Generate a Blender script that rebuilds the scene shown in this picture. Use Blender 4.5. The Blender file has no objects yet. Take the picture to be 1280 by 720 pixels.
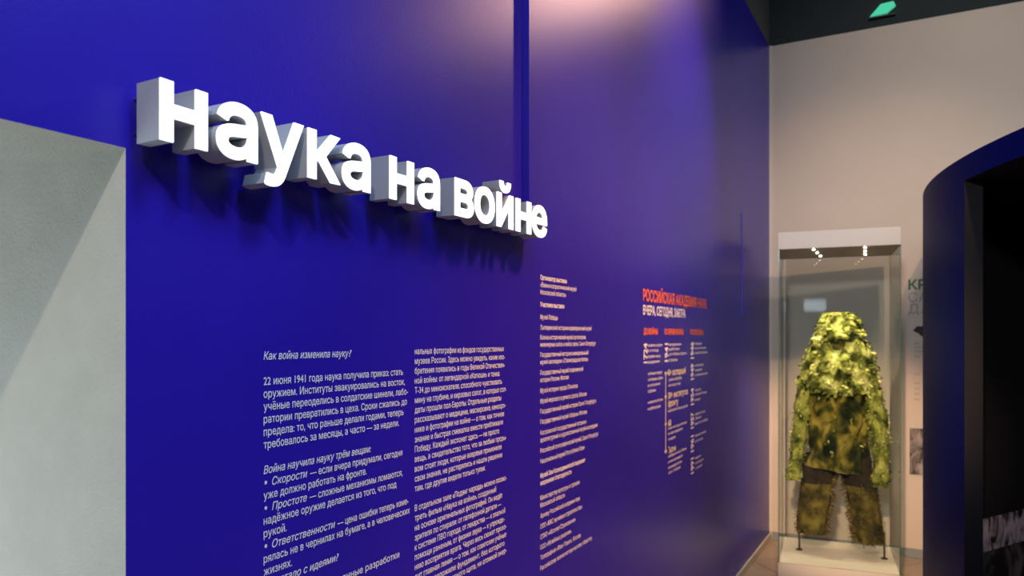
import bpy, bmesh, math, random
from mathutils import Vector, noise
from mathutils.geometry import delaunay_2d_cdt

random.seed(7)
SC = bpy.context.scene
COL = SC.collection
R = math.radians

# ------------------------------------------------------------------ camera
EYE_X, EYE_Z, YAW = 1.104, 1.65, R(28.9)
cd = bpy.data.cameras.new('camera')
cd.sensor_width = 36.0
cd.lens = 36.0 * 935.0 / 1280.0
cd.shift_y = 60.0 / 1280.0
cd.clip_start = 0.02
cd.dof.use_dof = True
cd.dof.focus_distance = 1.75
cd.dof.aperture_fstop = 4.6
cam = bpy.data.objects.new('camera', cd)
cam.location = (EYE_X, 0, EYE_Z)
cam.rotation_euler = (R(90), 0, YAW)
COL.objects.link(cam)
SC.camera = cam

# ------------------------------------------------------------------ world, lights, exposure
SC.view_settings.view_transform = 'Standard'
SC.view_settings.look = 'None'
SC.view_settings.gamma = 1.0
SC.view_settings.use_curve_mapping = False
SC.view_settings.exposure = 0.0
SC.cycles.use_denoising = True
SC.cycles.max_bounces = 10
SC.cycles.transparent_max_bounces = 24
SC.cycles.sample_clamp_indirect = 4.0
w = bpy.data.worlds.new('world')
SC.world = w
w.use_nodes = True
w.node_tree.nodes['Background'].inputs[0].default_value = (0.02, 0.025, 0.035, 1)
w.node_tree.nodes['Background'].inputs[1].default_value = 1.0


def aim(o, target):
    o.rotation_euler = (Vector(target) - o.location).to_track_quat('-Z', 'Y').to_euler()


def spot(name, loc, target, power, col, size=60, blend=0.6, rad=0.05, par=None):
    l = bpy.data.lights.new(name, 'SPOT')
    l.energy = power
    l.color = col
    l.spot_size = R(size)
    l.spot_blend = blend
    l.shadow_soft_size = rad
    o = bpy.data.objects.new(name, l)
    COL.objects.link(o)
    o.location = loc
    aim(o, target)
    return o


def area(name, loc, target, power, col, sx, sy):
    l = bpy.data.lights.new(name, 'AREA')
    l.shape = 'RECTANGLE'
    l.size, l.size_y = sx, sy
    l.energy = power
    l.color = col
    o = bpy.data.objects.new(name, l)
    COL.objects.link(o)
    o.location = loc
    aim(o, target)
    return o


WARM = (1.0, 0.62, 0.36)
PINK = (1.0, 0.56, 0.40)
COOL = (0.40, 0.62, 1.0)
ROSE = (1.0, 0.60, 0.62)
NEUT = (1.0, 0.86, 0.70)
# track lamps and added fill spots of the hall: position, target, power, colour, cone, blend, radius
LAMPS = [
    ((1.9, 0.7, 4.35), (0.0, 0.45, 1.65), 200, COOL, 56, 1.0, 0.35),
    ((1.5, 5.7, 4.6), (0.0, 2.75, 2.9), 130, PINK, 56, 1.0, 0.16),
    ((1.7, 4.0, 4.7), (0.0, 3.85, 2.6), 300, ROSE, 38, 1.0, 0.10),  # added rose wash brightening the right of the blue wall
    ((1.5, 2.7, 4.1), (0.6, 6.3, 1.6), 210, WARM, 56, 0.9, 0.05),
    ((1.6, 3.6, 4.7), (1.35, 6.33, 3.0), 140, NEUT, 80, 1.0, 0.10),
    ((0.95, -1.5, 3.9), (0.6, 6.33, 0.50), 2300, WARM, 15, 0.6, 0.08),  # added warm fill for the lower back wall, from behind the camera
    ((1.9, 2.6, 4.6), (0.0, 2.75, 0.5), 1050, (1.0, 0.44, 0.22), 52, 1.0, 0.20),
    ((1.0, -3.0, 3.5), (1.0, 6.33, 1.7), 700, (0.95, 0.96, 0.98), 26, 0.9, 0.20),  # added wide pale fill that lifts the shadow behind the case
    ((2.4, 4.3, 2.3), (1.6, 5.35, 0.6), 14, (1.0, 0.80, 0.76), 40, 0.9, 0.03),
    ((1.9, -1.5, 4.1), (-0.4, 0.74, 1.2), 190, NEUT, 46, 0.9, 0.05),
]
area('ceiling_fill', (3.0, 0.5, 5.5), (3.0, 0.5, 0), 115, (0.55, 0.80, 1.0), 5.0, 8.0)  # large overhead fill added as dim ambience
area('cool_fill', (2.3, -0.3, 4.3), (0.0, 0.5, 1.8), 34, COOL, 1.6, 1.6)  # broad cool fill added to soften the sign's shadows
# daylight-white light of the room beyond the passage
area('passage_light', (-1.02, -0.1, 1.0), (1.0, 0.25, 1.1), 19, (0.72, 0.90, 1.0), 1.1, 1.4)


# ------------------------------------------------------------------ helpers
def tag(o, label=None, cat=None, group=None, kind=None):
    if label: o['label'] = label
    if cat: o['category'] = cat
    if group: o['group'] = group
    if kind: o['kind'] = kind
    return o


def empty(name, loc=(0, 0, 0), rz=0.0):
    o = bpy.data.objects.new(name, None)
    o.empty_display_size = 0.1
    o.location = loc
    o.rotation_euler = (0, 0, rz)
    COL.objects.link(o)
    return o


class MB:
    """collects vertices and faces of ONE mesh object"""

    def __init__(s):
        s.v, s.f, s.m, s.sm = [], [], [], []

    def add(s, vs, fs, mat=0, smooth=False):
        b = len(s.v)
        s.v += [tuple(v) for v in vs]
        for f in fs:
            s.f.append([b + i for i in f])
            s.m.append(mat)
            s.sm.append(smooth)
        return b

    def box(s, a, b, mat=0):
        x0, y0, z0 = a
        x1, y1, z1 = b
        s.add([(x0, y0, z0), (x1, y0, z0), (x1, y1, z0), (x0, y1, z0), (x0, y0, z1), (x1, y0, z1), (x1, y1, z1), (x0, y1, z1)],
              [(0, 3, 2, 1), (4, 5, 6, 7), (0, 1, 5, 4), (1, 2, 6, 5), (2, 3, 7, 6), (3, 0, 4, 7)], mat)

    def rings(s, rings, mat=0, caps=True, smooth=True, closed=True):
        n = len(rings[0])
        vs = [p for r in rings for p in r]
        fs = []
        for i in range(len(rings) - 1):
            for j in range(n if closed else n - 1):
                k = (j + 1) % n
                fs.append((i * n + j, i * n + k, (i + 1) * n + k, (i + 1) * n + j))
        if caps and closed:
            fs.append(tuple(reversed(range(n))))
            fs.append(tuple((len(rings) - 1) * n + j for j in range(n)))
        s.add(vs, fs, mat, smooth)

    def tube(s, pts, rad, n=10, mat=0, caps=True):
        pts = [Vector(p) for p in pts]
        if not isinstance(rad, (list, tuple)): rad = [rad] * len(pts)
        rs = []
        for i, p in enumerate(pts):
            d = (pts[min(i + 1, len(pts) - 1)] - pts[max(i - 1, 0)]).normalized()
            a = d.orthogonal().normalized() if abs(d.z) < 0.99 else Vector((1, 0, 0))
            if abs(d.z) > 0.3: a = (Vector((1, 0, 0)) - d * d.x).normalized()
            b = d.cross(a)
            rs.append([p + (a * math.cos(t) + b * math.sin(t)) * rad[i] for t in [2 * math.pi * j / n for j in range(n)]])
        s.rings(rs, mat, caps)

    def build(s, name, mats, parent=None, bevel=0.0, seg=2):
        me = bpy.data.meshes.new(name)
        me.from_pydata(s.v, [], s.f)
        if not isinstance(mats, (list, tuple)): mats = [mats]
        for m in mats: me.materials.append(m)
        me.polygons.foreach_set('material_index', s.m)
        me.polygons.foreach_set('use_smooth', s.sm)
        bm = bmesh.new()
        bm.from_mesh(me)
        bmesh.ops.recalc_face_normals(bm, faces=bm.faces)
        bm.to_mesh(me)
        bm.free()
        o = bpy.data.objects.new(name, me)
        COL.objects.link(o)
        if parent: o.parent = parent
        if bevel:
            b = o.modifiers.new('bevel', 'BEVEL')
            b.width = bevel
            b.segments = seg
            b.limit_method = 'ANGLE'
            b.angle_limit = R(40)
        return o


# ------------------------------------------------------------------ materials
def mat(name, col, rough=0.6, spec=0.5, metal=0.0, emit=None, estr=0.0, noise_amt=0.0, nscale=8.0, bump=0.0, bscale=60.0, col2=None):
    m = bpy.data.materials.new(name)
    m.use_nodes = True
    nt = m.node_tree
    b = nt.nodes['Principled BSDF']
    b.inputs['Base Color'].default_value = (*col, 1)
    b.inputs['Roughness'].default_value = rough
    b.inputs['Specular IOR Level'].default_value = spec
    b.inputs['Metallic'].default_value = metal
    if emit:
        b.inputs['Emission Color'].default_value = (*emit, 1)
        b.inputs['Emission Strength'].default_value = estr
    tc = nt.nodes.new('ShaderNodeTexCoord')
    if noise_amt or col2:
        n = nt.nodes.new('ShaderNodeTexNoise')
        n.inputs['Scale'].default_value = nscale
        n.inputs['Detail'].default_value = 6
        nt.links.new(tc.outputs['Object'], n.inputs['Vector'])
        r = nt.nodes.new('ShaderNodeValToRGB')
        c2 = col2 or tuple(c * (1 - noise_amt) for c in col)
        r.color_ramp.elements[0].position = 0.35
        r.color_ramp.elements[1].position = 0.65
        r.color_ramp.elements[0].color = (*c2, 1)
        r.color_ramp.elements[1].color = (*col, 1)
        nt.links.new(n.outputs['Fac'], r.inputs['Fac'])
        nt.links.new(r.outputs['Color'], b.inputs['Base Color'])
    if bump:
        n2 = nt.nodes.new('ShaderNodeTexNoise')
        n2.inputs['Scale'].default_value = bscale
        n2.inputs['Detail'].default_value = 4
        nt.links.new(tc.outputs['Object'], n2.inputs['Vector'])
        bp = nt.nodes.new('ShaderNodeBump')
        bp.inputs['Strength'].default_value = bump
        bp.inputs['Distance'].default_value = 0.004
        nt.links.new(n2.outputs['Fac'], bp.inputs['Height'])
        nt.links.new(bp.outputs['Normal'], b.inputs['Normal'])
    return m


M_BLUE = mat('blue_wall_paint', (0.026, 0.011, 0.42), 0.35, 0.5, noise_amt=0.08, nscale=3, bump=0.08, bscale=160)
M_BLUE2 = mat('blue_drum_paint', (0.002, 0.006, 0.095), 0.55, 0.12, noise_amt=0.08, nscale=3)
M_PLASTER = mat('beige_plaster', (0.56, 0.53, 0.47), 0.85, 0.2, noise_amt=0.06, nscale=14, bump=0.5, bscale=170)
M_BEIGE = mat('beige_wall_paint', (0.60, 0.51, 0.43), 0.8, 0.25, noise_amt=0.04, nscale=2, bump=0.1, bscale=90)
M_DARK = mat('dark_upper_wall_paint', (0.030, 0.038, 0.040), 0.9, 0.2)
M_DARK2 = mat('grey_upper_wall_paint', (0.10, 0.10, 0.095), 0.9, 0.2)
M_CEIL = mat('black_ceiling', (0.02, 0.022, 0.025), 0.9, 0.1)
M_BLACK = mat('black_interior_paint', (0.006, 0.005, 0.007), 0.7, 0.3)
M_WHITE = mat('white_lettering', (0.90, 0.90, 0.88), 0.6, 0.3)
M_CREAM = mat('cream_lettering', (0.80, 0.74, 0.52), 0.6, 0.3)
M_ORANGE = mat('orange_lettering', (0.95, 0.20, 0.03), 0.6, 0.3)
M_FACE = mat('glowing_white_acrylic', (0.9, 0.9, 0.9), 0.4, 0.3, emit=(0.97, 1.0, 1.0), estr=1.15)
M_RETURN = mat('white_letter_side', (0.46, 0.47, 0.48), 0.5, 0.4)
M_STEEL = mat('steel_pin', (0.5, 0.5, 0.5), 0.35, 0.5, 1.0)
M_CASEW = mat('white_case_enamel', (0.60, 0.57, 0.51), 0.45, 0.4)
M_CASEU = mat('warm_lit_lid_underside', (0.60, 0.48, 0.36), 0.5, 0.4)  # warm lamplight is painted into this brownish tint
M_LED = mat('led_lens', (1, 0.9, 0.7), 0.4, 0.2, emit=(1.0, 0.86, 0.62), estr=30)
M_BASEG = mat('grey_baseboard_paint', (0.20, 0.23, 0.25), 0.5, 0.4)
M_BASEB = mat('beige_baseboard', (0.55, 0.46, 0.38), 0.5, 0.4)
M_GREEN = mat('green_lettering', (0.07, 0.16, 0.09), 0.7, 0.2)
M_GREY = mat('grey_lettering', (0.30, 0.30, 0.27), 0.7, 0.2)
M_BLK = mat('black_lettering', (0.04, 0.035, 0.035), 0.7, 0.2)
M_LAMP = mat('black_lamp_housing', (0.02, 0.02, 0.02), 0.5, 0.4)
M_LAMPLENS = mat('lamp_lens', (1, 0.9, 0.75), 0.4, 0.2, emit=(1.0, 0.85, 0.65), estr=6)
M_GRNLAMP = mat('green_glow', (0.05, 0.5, 0.3), 0.5, 0.2, emit=(0.06, 0.55, 0.32), estr=0.75)
M_SCREEN = mat('lit_screen', (0.3, 0.35, 0.4), 0.5, 0.2, emit=(0.75, 0.9, 1.0), estr=5.0)
M_ROD = mat('dark_support_rod', (0.04, 0.035, 0.03), 0.5, 0.4)
M_GEDGE = mat('green_glass_edge', (0.05, 0.13, 0.10), 0.2, 0.5)


def glass():
    m = bpy.data.materials.new('clear_glass')
    m.use_nodes = True
    nt = m.node_tree
    nt.nodes.remove(nt.nodes['Principled BSDF'])
    out = nt.nodes['Material Output']
    t = nt.nodes.new('ShaderNodeBsdfTransparent')
    t.inputs['Color'].default_value = (0.955, 0.975, 0.965, 1)
    g = nt.nodes.new('ShaderNodeBsdfGlossy')
    g.inputs['Roughness'].default_value = 0.02
    fr = nt.nodes.new('ShaderNodeFresnel')
    fr.inputs['IOR'].default_value = 1.45
    mx = nt.nodes.new('ShaderNodeMixShader')
    # the inner face of each pane only lets light through
    ge = nt.nodes.new('ShaderNodeNewGeometry')
    mu = nt.nodes.new('ShaderNodeMath')
    mu.operation = 'SUBTRACT'
    mu.use_clamp = True
    nt.links.new(fr.outputs[0], mu.inputs[0])
    nt.links.new(ge.outputs['Backfacing'], mu.inputs[1])
    nt.links.new(mu.outputs[0], mx.inputs[0])
    nt.links.new(t.outputs[0], mx.inputs[1])
    nt.links.new(g.outputs[0], mx.inputs[2])
    nt.links.new(mx.outputs[0], out.inputs['Surface'])
    return m


M_GLASS = glass()


def cloth(name, stops, scale, rough=0.95, detail=5.0, stretch=(1, 1, 1), bump=0.6):
    m = bpy.data.materials.new(name)
    m.use_nodes = True
    nt = m.node_tree
    b = nt.nodes['Principled BSDF']
    b.inputs['Roughness'].default_value = rough
    b.inputs['Specular IOR Level'].default_value = 0.15
    tc = nt.nodes.new('ShaderNodeTexCoord')
    mp = nt.nodes.new('ShaderNodeMapping')
    mp.inputs['Scale'].default_value = stretch
    nt.links.new(tc.outputs['Object'], mp.inputs['Vector'])
    n = nt.nodes.new('ShaderNodeTexNoise')
    n.inputs['Scale'].default_value = scale
    n.inputs['Detail'].default_value = detail
    n.inputs['Distortion'].default_value = 0.6
    nt.links.new(mp.outputs[0], n.inputs['Vector'])
    r = nt.nodes.new('ShaderNodeValToRGB')
    els = r.color_ramp.elements
    while len(els) < len(stops): els.new(0.5)
    for e, (p, c) in zip(els, stops):
        e.position = p
        e.color = (*c, 1)
    nt.links.new(n.outputs['Fac'], r.inputs['Fac'])
    nt.links.new(r.outputs['Color'], b.inputs['Base Color'])
    n2 = nt.nodes.new('ShaderNodeTexNoise')
    n2.inputs['Scale'].default_value = scale * 5
    n2.inputs['Detail'].default_value = 4
    nt.links.new(tc.outputs['Object'], n2.inputs['Vector'])
    bp = nt.nodes.new('ShaderNodeBump')
    bp.inputs['Strength'].default_value = bump
    bp.inputs['Distance'].default_value = 0.01
    nt.links.new(n2.outputs['Fac'], bp.inputs['Height'])
    nt.links.new(bp.outputs['Normal'], b.inputs['Normal'])
    return m


def tiles():
    m = bpy.data.materials.new('stone_floor_tiles')
    m.use_nodes = True
    nt = m.node_tree
    b = nt.nodes['Principled BSDF']
    b.inputs['Roughness'].default_value = 0.35
    tc = nt.nodes.new('ShaderNodeTexCoord')
    br = nt.nodes.new('ShaderNodeTexBrick')
    br.offset = 0.0
    br.inputs['Scale'].default_value = 1.0
    br.inputs['Brick Width'].default_value = 0.4
    br.inputs['Row Height'].default_value = 0.4
    br.inputs['Mortar Size'].default_value = 0.004
    br.inputs['Color1'].default_value = (0.40, 0.29, 0.23, 1)
    br.inputs['Color2'].default_value = (0.34, 0.25, 0.20, 1)
    br.inputs['Mortar'].default_value = (0.16, 0.12, 0.10, 1)
    mp = nt.nodes.new('ShaderNodeMapping')
    mp.inputs['Rotation'].default_value = (0, 0, R(45))
    nt.links.new(tc.outputs['Object'], mp.inputs['Vector'])
    nt.links.new(mp.outputs[0], br.inputs['Vector'])
    nt.links.new(br.outputs['Color'], b.inputs['Base Color'])
    return m


def photo_mat(name, scale, lo, hi, tint):
    m = bpy.data.materials.new(name)
    m.use_nodes = True
    nt = m.node_tree
    b = nt.nodes['Principled BSDF']
    b.inputs['Roughness'].default_value = 0.6
    tc = nt.nodes.new('ShaderNodeTexCoord')
    mp = nt.nodes.new('ShaderNodeMapping')
    mp.inputs['Scale'].default_value = (1.6, 1.6, 0.8)
    nt.links.new(tc.outputs['Object'], mp.inputs['Vector'])
    n = nt.nodes.new('ShaderNodeTexNoise')
    n.inputs['Scale'].default_value = scale
    n.inputs['Detail'].default_value = 4
    n.inputs['Distortion'].default_value = 0.8
    nt.links.new(mp.outputs[0], n.inputs['Vector'])
    r = nt.nodes.new('ShaderNodeValToRGB')
    r.color_ramp.elements[0].position = lo
    r.color_ramp.elements[1].position = hi
    r.color_ramp.elements[0].color = (0.012, 0.010, 0.012, 1)
    r.color_ramp.elements[1].color = (*tint, 1)
    nt.links.new(n.outputs['Fac'], r.inputs['Fac'])
    nt.links.new(r.outputs['Color'], b.inputs['Base Color'])
    return m


# ------------------------------------------------------------------ the room
YB = 6.3276          # back wall plane
XR, YF, ZC = 8.0, -6.0, 5.6
ZT = 4.0             # top of the painted wall panels
DY0, DY1, DZ = -0.75, 0.7385, 1.9466   # passage opening in the blue wall

b = MB()
b.box((-1.2, YF - 0.2, -0.2), (XR + 0.2, YB + 0.2, 0.0))
tag(b.build('floor', tiles()), kind='structure')
b = MB()
b.box((-1.2, YF - 0.2, ZC), (XR + 0.2, YB + 0.2, ZC + 0.2))
tag(b.build('ceiling', M_CEIL), kind='structure')

# blue wall, a thick wall with a deep plastered passage
b = MB()
TH = -1.1
b.box((TH, DY1, 0), (0, YB, ZT))
b.box((TH, YF, 0), (0, DY0, ZT))
b.box((TH, DY0, DZ), (0, DY1, ZT))
wl = b.build('wall_left', [M_BLUE, M_PLASTER])
for p in wl.data.polygons:
    if p.normal.x < 0.5: p.material_index = 1
tag(wl, kind='structure')
b = MB()
b.box((TH, YF, ZT), (-0.002, YB, ZC))
tag(b.build('wall_upper_left', M_DARK2), kind='structure')
b = MB()
b.box((TH - 0.1, DY0 - 0.4, 0), (TH, DY1 + 0.4, ZT))
tag(b.build('wall_passage', M_PLASTER), kind='structure')
b = MB()
b.box((-1.2, YB, 0), (XR, YB + 0.2, ZT))
tag(b.build('wall_back', M_BEIGE), kind='structure')
b = MB()
b.box((-1.2, YB + 0.002, ZT), (XR, YB + 0.2, ZC))
tag(b.build('wall_upper_back', M_DARK), kind='structure')
b = MB()
b.box((XR, YF, 0), (XR + 0.2, YB, ZC))
tag(b.build('wall_right', M_DARK), kind='structure')
b = MB()
b.box((-1.2, YF - 0.2, 0), (XR, YF, ZC))
tag(b.build('wall_front', M_DARK), kind='structure')
b = MB()
b.box((0.02, YB - 0.014, 0), (XR, YB, 0.068))
tag(b.build('baseboard_back', M_BASEG, bevel=0.003), kind='structure')
b = MB()
b.box((0, DY1 + 0.01, 0), (0.014, YB - 0.014, 0.055))
tag(b.build('baseboard_left', M_BASEB, bevel=0.003), kind='structure')
b = MB()
b.box((0.0, YB - 0.012, 0.068), (0.022, YB, ZT))
tag(b.build('corner_strip_1', mat('cream_corner_strip', (0.66, 0.58, 0.48), 0.6)), kind='structure')  # narrow upright strip in the corner, paler than the wall


# ------------------------------------------------------------------ lettering
def glyphs(body, bold=0.0, shear=0.0, spacing=1.0, extrude=0.0, res=3, kx=1.0):
    """outline of a line of text in em units, as (verts, faces); each stroke outline is filled with its own holes"""
    c = bpy.data.curves.new('lettering', 'FONT')
    c.body = body
    c.size = 1.0
    c.shear = shear
    c.space_character = spacing
    c.resolution_u = res
    c.fill_mode = 'NONE'
    o = bpy.data.objects.new('lettering', c)
    COL.objects.link(o)
    dg = bpy.context.evaluated_depsgraph_get()
    me = bpy.data.meshes.new_from_object(o.evaluated_get(dg))
    co = [v.co.xy.copy() for v in me.vertices]
    adj = {}
    for e in me.edges:
        p, q = e.vertices
        adj.setdefault(p, []).append(q)
        adj.setdefault(q, []).append(p)
    bpy.data.objects.remove(o)
    bpy.data.curves.remove(c)
    bpy.data.meshes.remove(me)
    seen, loops = set(), []
    for k in adj:
        if k in seen: continue
        lp = [k]
        seen.add(k)
        while True:
            nx = [q for q in adj[lp[-1]] if q not in seen]
            if not nx: break
            lp.append(nx[0])
            seen.add(nx[0])
        pts = []
        for i in lp:
            if not pts or (co[i] - pts[-1]).length > 1e-4: pts.append(co[i])
        if (pts[0] - pts[-1]).length < 1e-4: pts.pop()
        if len(pts) > 2: loops.append(pts)
    area2 = lambda l: sum(l[i].x * l[(i + 1) % len(l)].y - l[(i + 1) % len(l)].x * l[i].y for i in range(len(l)))

    def inside(p, l):
        r = False
        for i in range(len(l)):
            q, t = l[i], l[i - 1]
            if (q.y > p.y) != (t.y > p.y) and p.x < (t.x - q.x) * (p.y - q.y) / (t.y - q.y) + q.x: r = not r
        return r

    def grow(l):
        if not bold: return l
        out = []
        n = len(l)
        for i in range(n):
            d0 = (l[i] - l[i - 1]).normalized()
            d1 = (l[(i + 1) % n] - l[i]).normalized()
            n0, n1 = Vector((-d0.y, d0.x)), Vector((-d1.y, d1.x))
            k = n0 + n1
            if k.length < 1e-4: k = n0
            k.normalize()
            k = k / max(0.5, k.dot(n0))
            out.append(l[i] + Vector((k.x * bold * kx, k.y * bold)))
        return out

    # a hole lies inside an outline that runs the other way round
    own = {}
    outer = []
    for i, l in enumerate(loops):
        up = [j for j, q in enumerate(loops) if j != i and area2(q) * area2(l) < 0 and abs(area2(q)) > abs(area2(l)) and inside(l[0], q)]
        if up: own.setdefault(min(up, key=lambda j: abs(area2(loops[j]))), []).append(l)
        else: outer.append(i)
    shapes = []
    for i in outer:
        l, mine = loops[i], own.get(i, [])
        if area2(l) > 0: l, mine = l[::-1], [h[::-1] for h in mine]
        shapes += [grow(l)] + [grow(h) for h in mine]
    # fill by winding number, so strokes that overlap or touch themselves stay solid
    pv, pe, box = [], [], []
    for q in shapes:
        k = len(pv)
        pv += q
        pe += [(k + j, k + (j + 1) % len(q)) for j in range(len(q))]
        box.append((min(p.x for p in q), max(p.x for p in q), min(p.y for p in q), max(p.y for p in q)))
    if not pv: return [], []
    cv, _, cf, _, _, _ = delaunay_2d_cdt(pv, pe, [], 0, 1e-6, False)

    def wind(p):
        n = 0
        for q, (x0, x1, y0, y1) in zip(shapes, box):
            if not (x0 < p.x < x1 and y0 < p.y < y1): continue
            for j in range(len(q)):
                u, t = q[j - 1], q[j]
                if (u.y > p.y) != (t.y > p.y) and p.x < (t.x - u.x) * (p.y - u.y) / (t.y - u.y) + u.x:
                    n += 1 if t.y > u.y else -1
        return n

    tri = [f for f in cf if wind((cv[f[0]] + cv[f[1]] + cv[f[2]]) / 3)]
    if not extrude:
        return [Vector((p.x, p.y, 0)) for p in cv], [tuple(f) for f in tri]
    n = len(cv)
    V = [Vector((p.x, p.y, -extrude)) for p in cv] + [Vector((p.x, p.y, extrude)) for p in cv]
    F = [tuple(f) for f in tri] + [tuple(n + i for i in reversed(f)) for f in tri]
    # side walls along the outer rim of the filled triangles
    seen = {}
    for f in tri:
        for j in range(3):
            seen.setdefault(frozenset((f[j], f[(j + 1) % 3])), []).append((f[j], f[(j + 1) % 3]))
    for e in seen.values():
        if len(e) == 1:
            i, j = e[0]
            F.append((j, i, n + i, n + j))
    return V, F


def wall_line(b, body, y0, z0, em, width=None, k=0.0188 / 0.0215, bold=0.008, shear=0.0, mat=0, rot=False, x=0.0012):
    """one line of vinyl lettering on the blue wall (plane x = 0), reading along +y"""
    vs, fs = glyphs(body, bold, shear, 1.0, 0.0, 2)
    if not vs: return
    mn, mx = min(v.x for v in vs), max(v.x for v in vs)
    sx = em * k if width is None else width / (mx - mn)
    if rot:
        # reads upwards: text x -> +z, text y -> -y (height fitted by em, length by width)
        out = [(x, y0 - v.y * em, z0 + (v.x - mn) * sx) for v in vs]
    else:
        out = [(x, y0 + (v.x - mn) * sx, z0 + v.y * em) for v in vs]
    b.add(out, fs, mat)


def block(name, lines, parent, m=None, em=0.0215):
    b = MB()
    for ln in lines:
        body, y, z = ln[:3]
        kw = ln[3] if len(ln) > 3 else {}
        wall_line(b, body, y, z, kw.pop('em', em), **kw)
    return b.build(name, m or M_WHITE, parent)


PITCH = 0.02424
Z0 = 1.6048
C1 = 1.0188
IT = {'shear': 0.22}
row = lambda i: Z0 - PITCH * i
txt = tag(empty('wall_text', (0, 0, 0)), 'widest large-print white text column with italic question heading, nearest the passage', 'wall text',
          )
block('heading', [('Как война изменила науку', C1, row(0), dict(IT, width=0.240)), ('?', C1 + 0.241, row(0), dict(IT, width=0.0085))], txt)
block('paragraph', [(t, C1, row(i + 2), dict(width=wd)) for i, (t, wd) in enumerate([
    ('22 июня 1941 года наука получила приказ: стать', 0.4344),
    ('оружием. Институты эвакуировались на восток,', 0.442),
    ('учёные переоделись в солдатские шинели, лабо-', 0.4545),
    ('ратории превратились в цеха. Сроки сжались до', 0.450),
    ('предела: то, что раньше делали годами, теперь', 0.437),
    ('требовалось за месяцы, а часто — за недели.', 0.419)])], txt)
block('heading', [('Война научила науку трём вещам:', C1, row(9), dict(IT, width=0.3156))], txt)
block('list_item', [('•', C1 + 0.002, row(10), {'bold': 0.05}), ('Скорости', C1 + 0.021, row(10), dict(IT, width=0.094)),
                    ('— если вчера придумали, сегодня', C1 + 0.123, row(10), dict(width=0.309)),
                    ('уже должно работать на фронте.', C1, row(11), dict(width=0.3003))], txt)
block('list_item', [('•', C1 + 0.002, row(12), {'bold': 0.05}), ('Простоте', C1 + 0.021, row(12), dict(IT, width=0.093)),
                    ('— сложные механизмы ломаются,', C1 + 0.122, row(12), dict(width=0.311)),
                    ('надёжное оружие делается из того, что под', C1, row(13), dict(width=0.409)),
                    ('рукой.', C1, row(14), dict(width=0.0587))], txt)
block('list_item', [('•', C1 + 0.002, row(15), {'bold': 0.05}), ('Ответственности', C1 + 0.021, row(15), dict(IT, width=0.176)),
                    ('— цена ошибки теперь изме-', C1 + 0.205, row(15), dict(width=0.251)),
                    ('рялась не в чернилах на бумаге, а в человеческих', C1, row(16), dict(width=0.4619)),
                    ('жизнях.', C1, row(17), dict(width=0.0732))], txt)
block('heading', [('Что стало с идеями', C1, row(18), dict(IT, width=0.199)), ('?', C1 + 0.200, row(18), dict(IT, width=0.0085))], txt)
block('paragraph', [('Многие из них — военные разработки', C1, row(20), dict(width=0.420))], txt)

C2 = 1.501
txt = tag(empty('wall_text', (0, 0, 0)), 'dense white text column second from the passage, two long paragraphs without heading', 'wall text')
P1 = ['нальных фотографии из фондов государственных', 'музеев России. Здесь можно увидеть, какие изо-',
      'бретения появились в годы Великой Отечествен-', 'ной войны: от легендарной «Катюши» и танка',
      'Т-34 до миноискателя, способного чувствовать', 'мину на глубине, и кирзовых сапог, в которых сол-',
      'даты прошли пол-Европы. Отдельные разделы', 'рассказывают о медицине, маскировке, кинохро-',
      'нике и фотографии на войне — о том, как точное', 'знание и быстрая смекалка вместе приближали',
      'Победу. Каждый экспонат здесь — не просто', 'вещь, а свидетельство того, что за любым проры-',
      'вом стоят люди, которые вовремя применили', 'свои знания, не растерялись и нашли решение',
      'там, где другие видели только тупик.']
W1 = [.447, .452, .452, .419, .434, .461, .43, .457, .447, .44, .418, .462, .432, .436, None]
block('paragraph', [(t, C2, row(i), dict(width=W1[i])) for i, t in enumerate(P1)], txt)
P2 = ['В отдельном зале «Подвиг народа» можно посмо-', 'треть фильм «Наука на войне», созданный',
      'на основе оригинальных фотографий. Он ведёт', 'зрителя по спирали: от патефонной детали —',
      'к системе ПВО города, от лекарства — к этапной', 'помощи раненым, от физики звука — к упрежде-',
      'нию восприятия врага. Через весь сюжет прохо-', 'дит главная линия — о том, как советские учёные',
      'в войну заложили фундамент, без которого', 'не было бы ни ядерного щита, ни атомной энер-', 'гии, ни выхода в космос.']
W2 = [.464, .40, .438, .43, .455, .45, .462, .461, .45, .463, None]
block('paragraph', [(t, C2, row(i + 16), dict(width=W2[i])) for i, t in enumerate(P2)], txt)

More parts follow.
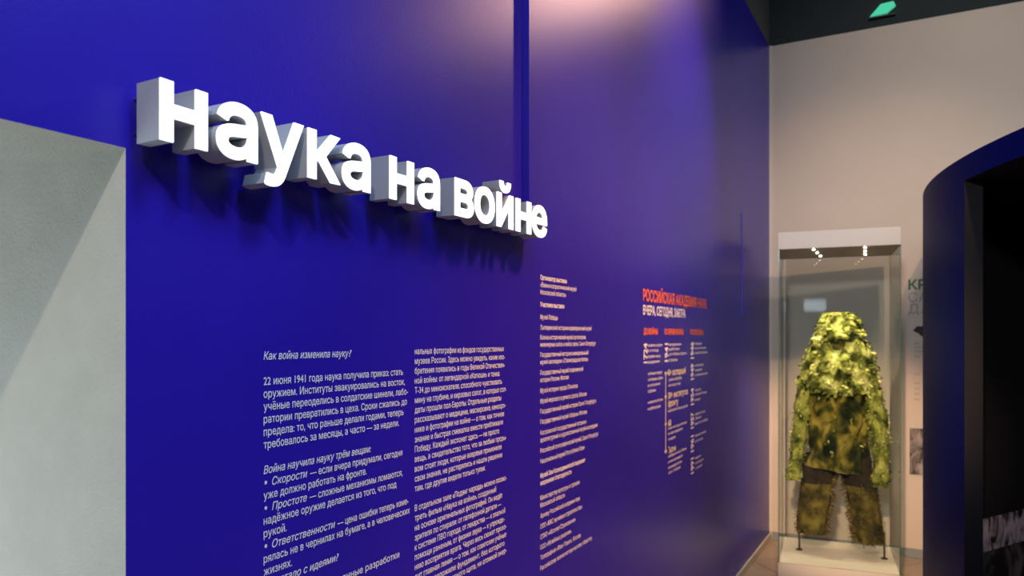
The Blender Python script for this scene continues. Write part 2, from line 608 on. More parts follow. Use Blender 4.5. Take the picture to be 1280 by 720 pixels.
C3 = 2.1897
txt = tag(empty('wall_text', (0, 0, 0)), 'narrow ragged white list of short entries, third text column along the blue wall', 'wall text')
BO = {'bold': 0.026}
E3 = [[('Организатор выставки', 1.835, BO), ('«Военно-патриотический музей', 1.8112, {}), ('Московской области»', 1.787, {})],
      [('Участники выставки', 1.7462, BO)], [('Музей Победы', 1.705, {})],
      [('Лыткаринский историко-краеведческий музей', 1.671, {})],
      [('Военно-исторический музей артиллерии,', 1.6385, {}), ('инженерных войск и войск связи, Санкт-Петербург', 1.6145, {})],
      [('Государственный историко-мемориальный', 1.581, {}), ('музей-заповедник «Сталинградская битва»', 1.557, {})],
      [('Государственный музей современной', 1.522, {}), ('истории России, Москва', 1.498, {})],
      [('Музей истории города Обнинска', 1.463, {})], [('Музей морского и речного флота, Москва', 1.4285, {})],
      [('Государственный музей истории Санкт-Петербурга', 1.395, {})], [('Государственный музей обороны Москвы', 1.361, {})],
      [('Костромской государственный историко-', 1.325, {}), ('архитектурный и художественный музей-заповедник', 1.301, {})],
      [('Российский этнографический музей, Санкт-Петербург', 1.266, {})], [('Национальный музей Республики Коми', 1.2314, {})],
      [('Музей Зои Космодемьянской выражает', 1.184, BO), ('искреннюю благодарность', 1.16, BO)],
      [('Министерству культуры и туризма', 1.111, {}), ('Московской области', 1.087, {})],
      [('Архиву Российской академии наук', 1.052, {})], [('ООО «МКС музейное строительство»', 1.017, {})],
      [('СПАО «Абсолют Страхование»', 0.983, {})], [('ООО «Музейные решения»', 0.949, {})],
      [('Телеграфная «Иван Павел». Москва', 0.915, {})], [('Российскому военно-историческому обществу', 0.8805, {})]]
for e in E3:
    block('list_entry', [(t, C3, z, dict(kw)) for t, z, kw in e], txt)

txt = tag(empty('wall_timeline', (0, 0, 0)), 'small timeline of dates in three columns under an orange headline', 'wall text')
block('title', [('РОССИЙСКАЯ АКАДЕМИЯ НАУК:', 3.2108, 1.8085, dict(width=1.1177, em=0.0718, bold=0.03))], txt, M_ORANGE)['label'] = 'orange headline'
block('subtitle', [('ВЧЕРА, СЕГОДНЯ, ЗАВТРА', 3.2108, 1.7469, dict(width=0.676, em=0.0576, bold=0.03))], txt)
for t, y, wd in (('ДО ВОЙНЫ', 3.217, 0.204), ('ВО ВРЕМЯ ВОЙНЫ', 3.526, 0.322), ('ПОСЛЕ ВОЙНЫ', 3.977, 0.273)):
    block('column_heading', [(t, y, 1.6579, dict(width=wd, em=0.0365, bold=0.04))], txt, M_ORANGE)['label'] = 'orange column heading'
DATES = [('1724', 3.215, 1.618, 1.527, 0.052), ('1941', 3.526, 1.615, 1.524, 0.056), ('1946', 3.985, 1.618, 1.527, 0.062),
         ('1949', 3.985, 1.499, 1.413, 0.062), ('1954', 3.985, 1.368, 1.276, 0.062), ('1957', 3.985, 1.237, 1.149, 0.062),
         ('1961', 3.985, 1.112, 1.022, 0.062), ('1991', 3.985, 0.990, 0.904, 0.062)]
for t, y, zt, zb, h in DATES:
    block('date', [(t, y + h, zb, dict(width=zt - zb, em=h / 0.74, rot=True, bold=0.03))], txt)
EM = 0.0205
A = [(3.275, 1.6071, 0.214, 'основана указом'), (3.275, 1.5827, 0.159, 'в столице'), (3.275, 1.5554, 0.183, 'первая наша'), (3.275, 1.5300, 0.171, 'академия'),
     (3.278, 1.4771, 0.214, 'учёные ведут'), (3.276, 1.4499, 0.219, 'экспедиции, карты'), (3.276, 1.4237, 0.182, 'и описания'), (3.276, 1.3972, 0.115, 'страны'),
     (3.276, 1.3462, 0.219, 'новые институты'), (3.276, 1.3171, 0.187, 'и лаборатории')]
B = [(3.593, 1.6075, 0.215, 'академия'), (3.593, 1.5835, 0.186, 'работает'), (3.593, 1.5595, 0.314, 'для победы и фронта'), (3.593, 1.5300, 0.145, 'страны'),
     (3.591, 1.4337, 0.228, 'уехали работать'), (3.591, 1.4062, 0.206, 'на восток'), (3.584, 1.2809, 0.346, 'выполняли заказы фронта'),
     (3.584, 1.1945, 0.324, 'новых методов лечения'), (3.584, 1.1690, 0.249, 'и препаратов'), (3.584, 1.1415, 0.128, 'создано'),
     (3.584, 1.0571, 0.324, 'изобретений учёных'), (3.584, 1.0296, 0.249, 'и инженеров'), (3.584, 1.0021, 0.234, 'внедрены'), (3.584, 0.9766, 0.205, 'за годы')]
Cc = [(4.073, 1.6075, 0.137, 'первая'), (4.073, 1.5829, 0.231, 'вычислительная'), (4.073, 1.5571, 0.261, 'машина страны'), (4.073, 1.4878, 0.174, 'испытана'),
      (4.073, 1.4615, 0.141, 'новая'), (4.073, 1.4352, 0.267, 'установка физиков'), (4.073, 1.3519, 0.125, 'пуск'), (4.073, 1.3278, 0.249, 'атомной станции'),
      (4.073, 1.2993, 0.108, 'мира'), (4.073, 1.2204, 0.220, 'первый спутник'), (4.073, 1.1963, 0.134, 'Земли'), (4.073, 1.1678, 0.272, 'вышел на орбиту'),
      (4.073, 1.1020, 0.238, 'первый человек'), (4.073, 1.0713, 0.169, 'в космосе'), (4.073, 0.9792, 0.125, 'наука'), (4.073, 0.9508, 0.177, 'сегодня'),
      (4.073, 0.9223, 0.151, 'и завтра')]
for grp in (A[:4], A[4:8], A[8:], B[:4], B[4:6], B[6:7], B[7:10], B[10:], Cc[:3], Cc[3:6], Cc[6:9], Cc[9:12], Cc[12:14], Cc[14:]):
    block('entry', [(t, y, z - 0.006, dict(width=wd, em=EM)) for y, z, wd, t in grp], txt)
for lines in ([('40+ экспедиций', 3.571, 1.4550, 0.321)], [('30+ институтов', 3.584, 1.3420, 0.348), ('фронту', 3.584, 1.3020, 0.170)],
              [('60', 3.584, 1.2059, 0.050)], [('Тысячи', 3.584, 1.0726, 0.128)]):
    block('figure', [(t, y, z, dict(width=wd, em=0.044, bold=0.03)) for t, y, z, wd in lines], txt, M_CREAM)['label'] = 'cream bold figure'
b = MB()
b.box((0.0004, 3.541, 1.090), (0.0012, 3.549, 1.470))
for z in (1.468, 1.355, 1.222, 1.09):
    b.add([(0.0012, 3.545 + 0.02 * math.cos(t), z + 0.009 * math.sin(t)) for t in [k * math.pi / 6 for k in range(12)]], [tuple(range(12))])
b.build('rule_line', M_CREAM, txt)

# ------------------------------------------------------------------ the lit channel letters
XF, XBK = 0.0773, 0.019
ZB, XH = 1.9522, 0.0950
BOLD = 0.030
LET = [('н', .7445, .8309, 'first letter of the sign, left end by the passage'), ('а', .8494, .9357, 'second letter of the sign, right after the end letter'),
       ('у', .9438, 1.047, 'the only one with a tail hanging below the row'), ('к', 1.0589, 1.1482, 'the only one with two diagonal arms, after the tailed letter'),
       ('а', 1.155, 1.2415, 'last letter of the longest left word'), ('н', 1.3078, 1.3953, 'first of the short two-letter middle word'),
       ('а', 1.4121, 1.5002, 'second of the short two-letter middle word'), ('в', 1.5682, 1.6554, 'first of the right word, with two closed bowls'),
       ('о', 1.6633, 1.7637, 'the only plain oval ring'), ('й', 1.7781, 1.8693, 'the only one with a curved mark above it'),
       ('н', 1.8874, 1.9798, 'next to last, at the lower end of the blue cable channel'), ('е', 1.9886, 2.086, 'last letter of the sign, right end')]
for ch, y0, y1, lab in LET:
    vs, fs = glyphs(ch, BOLD, 0, 1, 0.5, 6, 0.6)
    mn, mx = min(v.x for v in vs), max(v.x for v in vs)
    sy = (y1 - y0) / (mx - mn)
    sz = XH / (0.542 + 2 * BOLD)
    ym = (y0 + y1) / 2
    t = empty('sign_letter', (0.0, ym, ZB))
    tag(t, 'glowing white channel letter ' + ch + ', ' + lab, 'sign letter', 'glowing channel letters on the blue wall')

    def place(xa, xb, grow=0.0):
        return [(xa if v.z < 0 else xb, (v.x - mn) * sy + y0 - ym, (v.y + BOLD) * sz) for v in vs]

    b = MB()
    b.add(place(XBK, XF - 0.004), fs)
    b.build('letter_body', M_RETURN, t)
    b = MB()
    b.add(place(XF - 0.0038, XF), fs)
    o = b.build('letter_face', M_FACE, t)
    o['label'] = 'glowing white front face'
    # two standoff pins reaching the wall behind solid strokes
    front = [v for v in vs if v.z > 0]
    zs = {'н': (0.02, 0.075), 'к': (0.02, 0.075), 'й': (0.02, 0.07), 'в': (0.02, 0.075), 'а': (0.03, 0.085), 'у': (0.05, 0.08), 'о': (0.04, 0.055), 'е': (0.04, 0.055)}[ch]
    for zz in zs:
        left = {'у': 0.022 + (0.085 - zz) * 0.35, 'а': 0.010 if zz < 0.05 else 0.045}.get(ch, 0.011)
        pb = MB()
        yy = y0 - ym + left
        pb.tube([(0.0, yy, zz), (XBK + 0.003, yy, zz)], 0.003, 8)
        pb.build('mount_pin', M_STEEL, t)

# cable channel from the ceiling down to the sign, painted like the wall
t = tag(empty('cable_channel', (0, 2.083, ZB)), 'thin blue vertical cable channel running down to the lit letters', 'cable channel')
b = MB()
b.box((0.0, -0.016, 0.108), (0.024, 0.016, ZT - ZB - 0.01))
b.build('channel', M_BLUE, t)
b = MB()
b.box((0.0, -0.018, 0.098), (0.026, 0.018, 0.112))
b.build('end_cap', M_BLUE, t)
# short strip near the corner
t = tag(empty('wall_strip', (0, 5.30, 1.81)), 'slim vertical blue strip on the blue wall just before the glass case', 'wall strip')
b = MB()
b.box((0.0, -0.03, 0.0), (0.005, 0.03, 0.69))
b.build('strip', M_BLUE, t)
b = MB()
b.box((0.0, -0.034, -0.014), (0.016, 0.045, 0.0))
b.build('end_bracket', M_BLUE, t)

# ------------------------------------------------------------------ curved partition (drum) with a dark doorway
CX, CY, RO, RI, DT = 4.5526, 5.2162, 3.46, 3.38, 2.50
OA, OB, OZ = 198.3, 236.0, 2.385


def arc_box(b, a0, a1, ro, ri, z0, z1, mo=0, mi=1, step=1.0):
    n = max(2, int(abs(a1 - a0) / step))
    A = [R(a0 + (a1 - a0) * i / n) for i in range(n + 1)]
    P = lambda r, a, z: (CX + r * math.cos(a), CY + r * math.sin(a), z)
    for lo, hi, r, m in ((z0, z1, ro, mo), (z0, z1, ri, mi)):
        vs = [P(r, a, z) for a in A for z in (lo, hi)]
        b.add(vs, [(2 * i, 2 * i + 1, 2 * i + 3, 2 * i + 2) for i in range(n)], m, True)
    for z in (z0, z1):
        vs = [P(r, a, z) for a in A for r in (ri, ro)]
        b.add(vs, [(2 * i, 2 * i + 1, 2 * i + 3, 2 * i + 2) for i in range(n)], mo if z >= DT else mi, False)
    for a in (A[0], A[-1]):
        b.add([P(ri, a, z0), P(ro, a, z0), P(ro, a, z1), P(ri, a, z1)], [(0, 1, 2, 3)], mi, False)


b = MB()
arc_box(b, 164, OA, RO, RI, 0, DT)
arc_box(b, OA, OB, RO, RI, OZ, DT)
arc_box(b, OB, 262, RO, RI, 0, DT)
tag(b.build('wall_curved', [M_BLUE2, M_BLACK]), kind='structure')
# black roof and black rear wall of the curved room
rim = [(CX + RI * math.cos(R(a)), CY + RI * math.sin(R(a))) for a in range(164, 263, 2)]
rim = [(7.6, rim[-1][1]), (7.6, 6.25)] + [(rim[0][0], 6.25)] + rim
b = MB()
n = len(rim)
b.add([(x, y, OZ + 0.005) for x, y in rim] + [(x, y, OZ + 0.06) for x, y in rim],
      [tuple(range(n)), tuple(reversed(range(n, 2 * n)))] + [(i, (i + 1) % n, n + (i + 1) % n, n + i) for i in range(n)])
tag(b.build('ceiling_curved_room', M_BLACK), kind='structure')
b = MB()
b.box((rim[3][0] + 0.01, 6.20, 0), (7.6, 6.25, OZ + 0.004))
tag(b.build('wall_inner', M_BLACK), kind='structure')

# dark board inside the doorway, heading away to the right
HD = Vector((0.494, 0.869, 0))
BN = Vector((0.869, -0.494, 0))
PB = Vector((1.39, 5.07, 0))
t = tag(empty('display_board', PB, math.atan2(HD.y, HD.x)), 'black display board with old photographs inside the dark curved room', 'display board')
b = MB()
b.box((-0.26, 0.0, 0), (1.15, 0.04, 2.36))
b.build('board', M_BLACK, t, bevel=0.003)
b = MB()
zt = 1.65 - 229.2 * 4.3 / 935
b.box((0.0, -0.006, zt - 0.19), (0.9, 0.0, zt))
b.build('photograph', photo_mat('old_monochrome_photograph', 9, 0.40, 0.58, (0.50, 0.40, 0.42)), t)['label'] = 'grey monochrome photograph'
b = MB()
b.box((0.0, -0.006, zt - 0.60), (0.9, 0.0, zt - 0.195))
b.build('photograph', photo_mat('dark_photograph', 7, 0.45, 0.9, (0.32, 0.24, 0.22)), t)['label'] = 'darker photograph'

# ------------------------------------------------------------------ glass showcase
A0 = Vector((0.2445, 5.2365, 0))
CW, CD, CZ0, CZ1, CZ2 = 0.7335, 0.70, 0.1365, 2.228, 2.341
CR = R(6.88)
case = tag(empty('display_case', A0, CR), 'tall freestanding glass showcase with white lid and base', 'display case')
G = 0.008
b = MB()
b.box((0.0, 0.0, 0.0), (CW, CD, CZ0))
b.build('plinth', mat('cream_base_enamel', (0.80, 0.74, 0.62), 0.5, 0.3), case, bevel=0.003)['label'] = 'low cream-white base'
b = MB()
b.box((0.0, 0.0, CZ1), (CW, CD, CZ2), 0)
lid = b.build('lid', [M_CASEW, M_CASEU], case, bevel=0.002)
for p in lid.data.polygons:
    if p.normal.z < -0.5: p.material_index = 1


def pane(x0, y0, x1, y1, nrm):
    b = MB()
    b.box((x0, y0, CZ0), (x1, y1, CZ1))
    o = b.build('glass_pane', [M_GLASS, M_GEDGE], case)
    for p in o.data.polygons:
        if abs(p.normal[nrm]) < 0.5: p.material_index = 1
    return o


pane(0, 0, CW, G, 1)
pane(0, CD - G, CW, CD, 1)
pane(0, G, G, CD - G, 0)
pane(CW - G, G, CW, CD - G, 0)
for lx in (0.22, 0.53):
    for ly in (0.07, 0.29, 0.52):
        b = MB()
        xx = lx + (ly - 0.06) * (0.10 if lx < 0.4 else 0.06)
        b.tube([(xx, ly, CZ1 - 0.006), (xx, ly, CZ1)], 0.007, 14)
        o = b.build('led_spot', M_LED, case)
        o['label'] = 'glowing round lamp'
        l = bpy.data.lights.new('led_light', 'SPOT')
        l.energy = 36 if ly < 0.1 else 24
        l.color = (1.0, 0.80, 0.48)
        l.spot_size = R(66)
        l.spot_blend = 0.7
        l.shadow_soft_size = 0.012
        lo = bpy.data.objects.new('led_light', l)
        COL.objects.link(lo)
        lo.parent = case
        lo.location = (xx, ly, CZ1 - 0.012)

# ------------------------------------------------------------------ camouflage suit
GRN = [(0.34, (0.010, 0.014, 0.004)), (0.45, (0.075, 0.090, 0.015)), (0.55, (0.26, 0.29, 0.060)), (0.68, (0.50, 0.52, 0.19))]
M_HOOD = cloth('camouflage_hood_cloth', GRN, 13)
M_SLEEVE = cloth('camouflage_sleeve_cloth', [(0.32, (0.022, 0.032, 0.008)), (0.45, (0.12, 0.14, 0.026)), (0.56, (0.27, 0.30, 0.055)), (0.70, (0.44, 0.46, 0.13))], 12)
M_JACKET = cloth('camouflage_jacket_cloth', [(0.40, (0.006, 0.011, 0.004)), (0.48, (0.034, 0.040, 0.007)), (0.54, (0.11, 0.098, 0.013)), (0.64, (0.28, 0.235, 0.040))], 7.0, stretch=(1.1, 1.0, 0.9))
M_PANTS = cloth('olive_trouser_cloth', [(0.30, (0.012, 0.012, 0.005)), (0.46, (0.055, 0.050, 0.012)), (0.56, (0.12, 0.10, 0.02)), (0.72, (0.20, 0.18, 0.035))], 11)
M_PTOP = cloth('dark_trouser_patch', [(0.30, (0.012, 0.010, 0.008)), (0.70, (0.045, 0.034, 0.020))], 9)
M_RAG = cloth('rag_leaf_cloth', [(0.38, (0.010, 0.014, 0.004)), (0.47, (0.10, 0.115, 0.020)), (0.55, (0.30, 0.32, 0.065)), (0.66, (0.58, 0.58, 0.21))], 13, bump=0.2)
M_RAGB = cloth('brown_thread', [(0.30, (0.05, 0.035, 0.012)), (0.70, (0.22, 0.17, 0.05))], 30, bump=0.2)

suit = tag(empty('camouflage_suit', (0.575, 5.62, CZ0 + 0.001), R(5.1)),
           'green leafy sniper camouflage suit with hood standing in the glass showcase', 'suit')
PX, PZ = 0.00519, 0.00567


def sx(u): return (u - 1052) * PX


def sz(v): return 1.65 + (420 - v) * PZ - CZ0


def ell(cx, cy, rx, ry, z, n, fold=0.0, seed=0.0, nf=3.0, tilt=0.0):
    r = []
    for j in range(n):
        a = 2 * math.pi * j / n
        k = 1 + fold * noise.noise(Vector((math.cos(a) * nf, math.sin(a) * nf + seed, z * 5)))
        r.append(Vector((cx + rx * k * math.cos(a), cy + ry * k * math.sin(a), z + tilt * math.cos(a))))
    return r


def loft(prof, n, fold, seed, nf=3.0, sub=4):
    """prof: (v, u_left, u_right, depth, y) profile rows measured down the suit, interpolated"""
    out = []
    for i in range(len(prof) - 1):
        a, c = prof[i], prof[i + 1]
        for k in range(sub):
            t = k / sub
            out.append([a[q] + (c[q] - a[q]) * t for q in range(5)])
    out.append(list(prof[-1]))
    return [ell(sx((p[1] + p[2]) / 2), p[4], (sx(p[2]) - sx(p[1])) / 2, p[3], sz(p[0]), n, fold, seed, nf) for p in out]


def drape(rings, amp, f, seed):
    for r in rings:
        c = sum(r, Vector()) / len(r)
        for p in r:
            d = (p - c).normalized()
            p += d * amp * noise.noise(Vector((p.x * f, p.y * f + seed, p.z * f * 0.55)))
    return rings


def rags(parent, name, rings, count, size, m, lo=0, hi=None, droop=0.6, thin=0.45, seed=1, skip=None):
    """small cut cloth leaves sewn over a surface (uncountable): one mesh"""
    rnd = random.Random(seed)
    b = MB()
    n = len(rings[0])
    hi = hi or len(rings) - 1
    for _ in range(count):
        i = rnd.randrange(lo, hi)
        j = rnd.randrange(n)
        t, s_ = rnd.random(), rnd.random()
        p0, p1 = rings[i][j], rings[i][(j + 1) % n]
        q0, q1 = rings[i + 1][j], rings[i + 1][(j + 1) % n]
        p = (p0.lerp(p1, t)).lerp(q0.lerp(q1, t), s_)
        if skip and skip(p): continue
        c = sum(rings[i], Vector()) / n
        out = (p - c)
        out.z *= 0.3
        if out.length < 1e-5: continue
        out.normalize()
        side = out.cross(Vector((0, 0, 1)))
        if side.length < 1e-3: side = Vector((1, 0, 0))
        side.normalize()
        d = (out * rnd.uniform(0.15, 0.9) + side * rnd.uniform(-0.9, 0.9) - Vector((0, 0, 1)) * rnd.uniform(droop - 0.5, droop + 0.5)).normalized()
        L = size * rnd.uniform(0.6, 1.5)
        wv = d.cross(out)
        if wv.length < 1e-3: continue
        wv = wv.normalized() * L * thin * rnd.uniform(0.6, 1.2)
        lift = out * L * 0.18
        b.add([p, p + d * L * 0.45 + wv * 0.5 + lift, p + d * L + out * L * rnd.uniform(-0.2, 0.15), p + d * L * 0.5 - wv * 0.5 + lift * 0.4,
               p + d * L * 0.5 + lift * 1.3], [(0, 1, 4), (1, 2, 4), (2, 3, 4), (3, 0, 4)])
    o = b.build(name, m, parent)
    o['kind'] = 'stuff'
    return o


# trousers: two legs, dark patch at the top
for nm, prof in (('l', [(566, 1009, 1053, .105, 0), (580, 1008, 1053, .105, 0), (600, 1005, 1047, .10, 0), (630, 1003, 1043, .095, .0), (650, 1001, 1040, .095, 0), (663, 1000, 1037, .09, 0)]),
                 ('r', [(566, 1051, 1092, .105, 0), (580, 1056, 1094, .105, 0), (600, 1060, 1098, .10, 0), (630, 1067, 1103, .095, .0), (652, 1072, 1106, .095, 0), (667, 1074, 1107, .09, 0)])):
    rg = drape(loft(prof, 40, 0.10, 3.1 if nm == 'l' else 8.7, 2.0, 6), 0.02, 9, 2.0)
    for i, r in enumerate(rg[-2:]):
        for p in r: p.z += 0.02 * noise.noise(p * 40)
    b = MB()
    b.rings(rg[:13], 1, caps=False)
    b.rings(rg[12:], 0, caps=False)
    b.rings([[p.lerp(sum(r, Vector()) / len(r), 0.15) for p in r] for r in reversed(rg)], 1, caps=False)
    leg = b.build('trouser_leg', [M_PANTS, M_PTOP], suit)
    rags(leg, 'frayed_threads', rg, 420, 0.022, M_RAGB, 10, None, 0.5, 0.22, 5)
    # loose fringe down the inner seam
    b = MB()
    rnd = random.Random(11 if nm == 'l' else 12)
    for k in range(90):
        i = rnd.randrange(8, len(rg) - 1)
        r = rg[i]
        p = (max if nm == 'l' else min)(r, key=lambda q: q.x).copy()
        p.y += rnd.uniform(-0.05, 0.03)
        s_ = 1 if nm == 'l' else -1
        L = rnd.uniform(0.02, 0.055)
        tip = p + Vector((s_ * L * rnd.uniform(0.2, 0.9), rnd.uniform(-0.01, 0.01), -L * rnd.uniform(0.1, 1.0)))
        wv = Vector((0, 0, 0.006))
        b.add([p - Vector((s_ * 0.01, 0, 0)) + wv, p - Vector((s_ * 0.01, 0, 0)) - wv, tip, p.lerp(tip, 0.5) + Vector((0, -0.006, wv.z))], [(0, 1, 3), (1, 2, 3), (0, 3, 2)])
    b.build('seam_fringe', M_RAGB, leg)['kind'] = 'stuff'

# jacket body
jp = [(468, 1014, 1092, .10, .0), (490, 1012, 1093, .125, -.005), (520, 1015, 1088, .135, -.01), (545, 1016, 1087, .14, -.012), (565, 1015, 1086, .145, -.014), (577, 1013, 1085, .145, -.016)]
rg = drape(loft(jp, 72, 0.06, 1.7, 5.0, 6), 0.048, 15, 5.0)
for i in range(len(rg)):
    k = max(0.0, (i - 20) / (len(rg) - 21)) if len(rg) > 21 else 0
    for p in rg[i]:
        p.z -= k * (0.02 + 0.05 * max(0, p.x / 0.2) - 0.02 * abs(p.x) / 0.2)
b = MB()
b.rings(rg, 0, caps=False)
b.rings([[p.lerp(sum(r, Vector()) / len(r), 0.08) for p in r] for r in reversed(rg)], 0, caps=False)
jacket = b.build('jacket', M_JACKET, suit)
# hem band and front placket
b = MB()
b.rings([[p + (p - sum(rg[-2], Vector()) / 72).normalized() * 0.005 for p in rg[-2]], [p + (p - sum(rg[-1], Vector()) / 72).normalized() * 0.007 - Vector((0, 0, 0.006)) for p in rg[-1]]], 0, caps=False)
b.build('hem', M_JACKET, jacket)
b = MB()
fr = [min(r, key=lambda q: abs(q.x - 0.02) + (10 if q.y > 0 else 0)) for r in rg[6:]]
vs, fs = [], []
for p in fr:
    vs += [p + Vector((-0.022, -0.006, 0)), p + Vector((0.0, -0.013, 0)), p + Vector((0.022, -0.005, 0))]
for i in range(len(fr) - 1):
    a = i * 3
    fs += [(a, a + 1, a + 4, a + 3), (a + 1, a + 2, a + 5, a + 4)]
b.add(vs, fs, 0, True)
b.build('front_placket', M_JACKET, jacket)
rags(jacket, 'cloth_leaves', rg, 90, 0.03, M_RAG, 2, None, 0.7, 0.5, 17)

# sleeves
for path, rad, sd in (
        ([(1019, 462), (1013, 490), (1009, 515), (1004, 540), (1001, 565), (998, 585), (996, 598)], [.062, .062, .056, .050, .045, .041, .038], 21),
        ([(1086, 462), (1092, 490), (1097, 515), (1101, 540), (1103, 565), (1103, 585), (1102, 599)], [.066, .066, .062, .057, .053, .047, .042], 22)):
    rg = []
    for i in range(len(path) - 1):
        for k in range(5):
            t = k / 5
            u = path[i][0] + (path[i + 1][0] - path[i][0]) * t
            v = path[i][1] + (path[i + 1][1] - path[i][1]) * t
            rr = rad[i] + (rad[i + 1] - rad[i]) * t
            rg.append(ell(sx(u), -0.015 - 0.03 * (v - 462) / 136, rr, rr * 1.15, sz(v), 26, 0.16, sd, 2.4))
    rg.append(ell(sx(path[-1][0]), -0.045, rad[-1], rad[-1], sz(path[-1][1]), 26, 0.2, sd, 2.4))
    drape(rg, 0.02, 18, sd)
    b = MB()
    b.rings(rg, 0, caps=False)
    b.rings([[p.lerp(sum(r, Vector()) / len(r), 0.12) for p in r] for r in reversed(rg)], 0, caps=False)
    sl = b.build('sleeve', M_SLEEVE, suit)
    rags(sl, 'cloth_leaves', rg, 560, 0.021, M_RAG, 0, None, 0.4, 0.42, sd)

# hood with cape over the shoulders
hp = [(391, 1046, 1059, .030, .03), (392.5, 1039, 1066, .065, .028), (396, 1034, 1071, .085, .022), (402, 1031, 1075, .105, .015), (414, 1028, 1080, .125, .007), (428, 1020, 1086, .14, .0),
      (443, 1014, 1092, .15, .0), (458, 1010, 1097, .16, -.002), (472, 1008, 1099, .165, -.006), (482, 1009, 1098, .165, -.010), (489, 1011, 1096, .16, -.012)]
rg = drape(loft(hp, 64, 0.05, 6.3, 4.0, 5), 0.024, 15, 9.0)
for r in rg:
    z = r[0].z + CZ0
    for p in r:   # hollow of the veiled face under the brim
        if p.y < 0:
            g = math.exp(-((p.x - 0.005) / 0.075) ** 2) * math.exp(-((z - 1.585) / 0.055) ** 2)
            p.y += 0.055 * g
for p in rg[-1]: p.z += 0.03 * noise.noise(p * 30)
b = MB()
b.rings(rg, 0, caps=False)
b.add([tuple(p) for p in rg[0]], [tuple(range(64))], 0, True)
b.rings([[p.lerp(sum(r, Vector()) / len(r), 0.08) for p in r] for r in reversed(rg)], 0, caps=False)
hood = b.build('hood', M_HOOD, suit)
rags(hood, 'cloth_leaves', rg, 900, 0.042, M_RAG, 1, None, 0.5, 0.5, 33,
     skip=lambda p: p.y < 0 and ((p.x - 0.005) / 0.095) ** 2 + ((p.z + CZ0 - 1.60) / 0.085) ** 2 < 1)
# brim: arched roll above the veiled face
b = MB()
pts = [(sx(1035) + (sx(1071) - sx(1035)) * t, -0.105 - 0.03 * math.sin(math.pi * t), sz(428) + 0.045 * math.sin(math.pi * t)) for t in [i / 12 for i in range(13)]]
b.tube(pts, [0.010 + 0.012 * math.sin(math.pi * i / 12) for i in range(13)], 8)
b.build('brim', M_HOOD, hood)
b = MB()
vs, fs = [], []
for i in range(9):
    for j in range(9):
        u, v = i / 8, j / 8
        vs.append((sx(1037) + (sx(1069) - sx(1037)) * u, -0.085 - 0.02 * math.sin(math.pi * u) + 0.006 * noise.noise(Vector((u * 5, v * 5, 3))), sz(427) + 0.038 * math.sin(math.pi * u) - 0.12 * v))
for i in range(8):
    for j in range(8): fs.append((i * 9 + j, i * 9 + j + 1, i * 9 + j + 10, i * 9 + j + 9))
b.add(vs, fs, 0, True)
b.build('face_veil', cloth('face_veil_painted_shade', [(0.38, (0.010, 0.012, 0.004)), (0.52, (0.06, 0.065, 0.014)), (0.70, (0.18, 0.18, 0.05))], 20), hood)  # shade of the recess under the brim is painted into the cloth colour
# support rods down to the case floor
for u in (1004, 1108):
    b = MB()
    b.tube([(sx(u), 0.02, 0.0), (sx(u), 0.02, sz(655))], 0.006, 10)
    b.tube([(sx(u), 0.02, 0.0), (sx(u), 0.02, 0.006)], 0.022, 14)
    b.build('support_rod', M_ROD, suit)

# ------------------------------------------------------------------ back wall graphics beside the case
def back_line(b, body, x0, z0, em, bold=0.0, mat=0):
    vs, fs = glyphs(body, bold, 0, 1, 0, 2)
    mn = min(v.x for v in vs)
    b.add([(x0 + (v.x - mn) * em, YB - 0.0012, z0 + v.y * em) for v in vs], fs, mat)


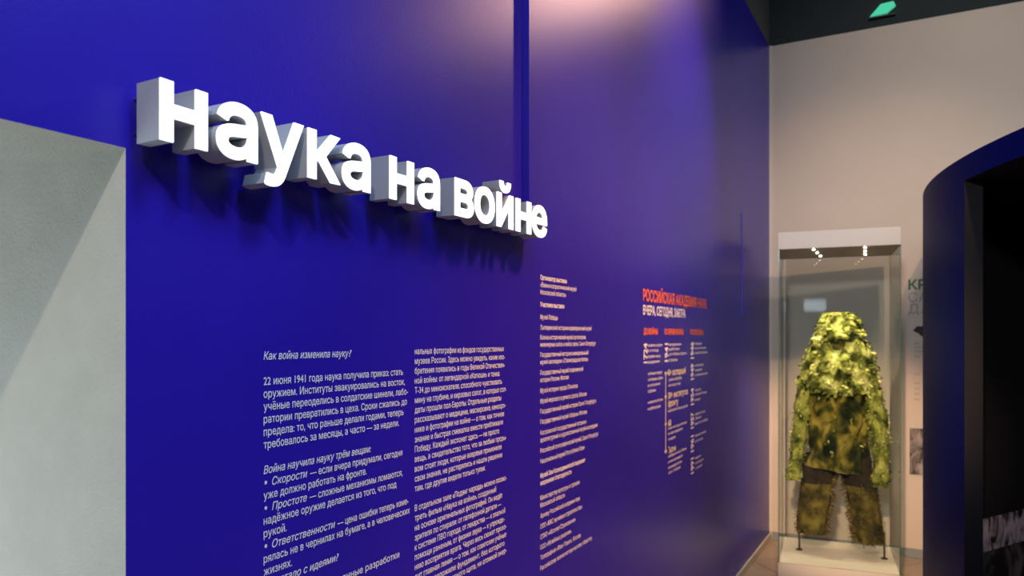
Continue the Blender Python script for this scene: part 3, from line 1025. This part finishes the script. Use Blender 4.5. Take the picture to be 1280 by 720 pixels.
t = tag(empty('wall_title', (0, 0, 0)), 'large green and grey letters on the beige wall right of the glass case', 'wall text')
for body, z, m, bo in (('КР', 1.999, M_GREEN, 0.03), ('СА', 1.903, M_GREY, 0.0), ('ДЛ', 1.818, M_GREY, 0.0)):
    b = MB()
    back_line(b, body, 0.995, z, 0.098, bo)
    b.build('title_line', m, t)
t = tag(empty('wall_caption', (0, 0, 0)), 'small faint black caption lines on the beige wall under the bird mark', 'wall text')
for z, wd in ((1.585, 0.05), (1.555, 0.06), (1.525, 0.06), (1.488, 0.05), (1.36, 0.05), (1.29, 0.055), (1.25, 0.05), (1.21, 0.055), (1.17, 0.05)):
    b = MB()
    back_line(b, 'ннн' if wd > 0.055 else 'ни', 1.035, z, 0.034)
    b.build('caption_line', M_GREY, t)
b = MB()
pts = [(0.0, 0.0), (0.03, 0.035), (0.055, 0.03), (0.09, 0.055), (0.14, 0.085), (0.115, 0.03), (0.125, -0.01), (0.09, -0.03), (0.06, -0.045), (0.035, -0.02)]
vs = [(1.025 + x, YB - 0.0015, 1.69 + z) for x, z in pts]
b.add(vs, [tuple(range(len(pts)))])
tag(b.build('bird_graphic', M_BLK), 'small black leaf-shaped graphic on beige wall under the grey letters', 'wall graphic')
t = tag(empty('wall_photograph', (1.004, YB, 0.62)), 'black and white photograph low on the beige wall right of the glass case', 'photograph')
b = MB()
b.box((0, -0.008, 0), (0.40, 0, 0.343))
b.build('print', photo_mat('monochrome_print', 12, 0.38, 0.66, (0.34, 0.28, 0.26)), t)

# ------------------------------------------------------------------ green glowing sign high on the dark wall
t = tag(empty('green_light', (0.822, YB, 4.115)), 'small green glowing light high on the dark wall above the beige one', 'light')
b = MB()
b.box((-0.09, -0.03, -0.05), (0.09, 0.002, -0.04))
b.build('bracket', M_LAMP, t)
b = MB()
pts = [(-0.085, -0.035), (-0.01, 0.045), (0.075, 0.05), (0.09, 0.015), (0.03, -0.03)]
vs = [(x, -0.03, z) for x, z in pts] + [(x, -0.004, z) for x, z in pts]
b.add(vs, [(0, 1, 2, 3, 4), (9, 8, 7, 6, 5)] + [(i, (i + 1) % 5, 5 + (i + 1) % 5, 5 + i) for i in range(5)])
b.build('glowing_lens', M_GRNLAMP, t)

# ------------------------------------------------------------------ lit screen on the far wall behind the viewer (mirrored in the case glass)
t = tag(empty('screen', (1.83, YF, 2.30)), 'pale lit screen on the wall behind the viewer, mirrored in the case glass', 'screen')
b = MB()
b.box((-0.24, 0, -0.15), (0.24, 0.04, 0.15))
b.build('screen_frame', M_LAMP, t)
b = MB()
b.box((-0.215, 0.04, -0.12), (0.215, 0.045, 0.12))
b.build('screen_panel', M_SCREEN, t)

# ------------------------------------------------------------------ track lamps and added fill spots
for loc, tgt, pw, colr, ang, bl, rad in LAMPS:
    spot('track_and_fill_spot', loc, tgt, pw, colr, ang, bl, rad)
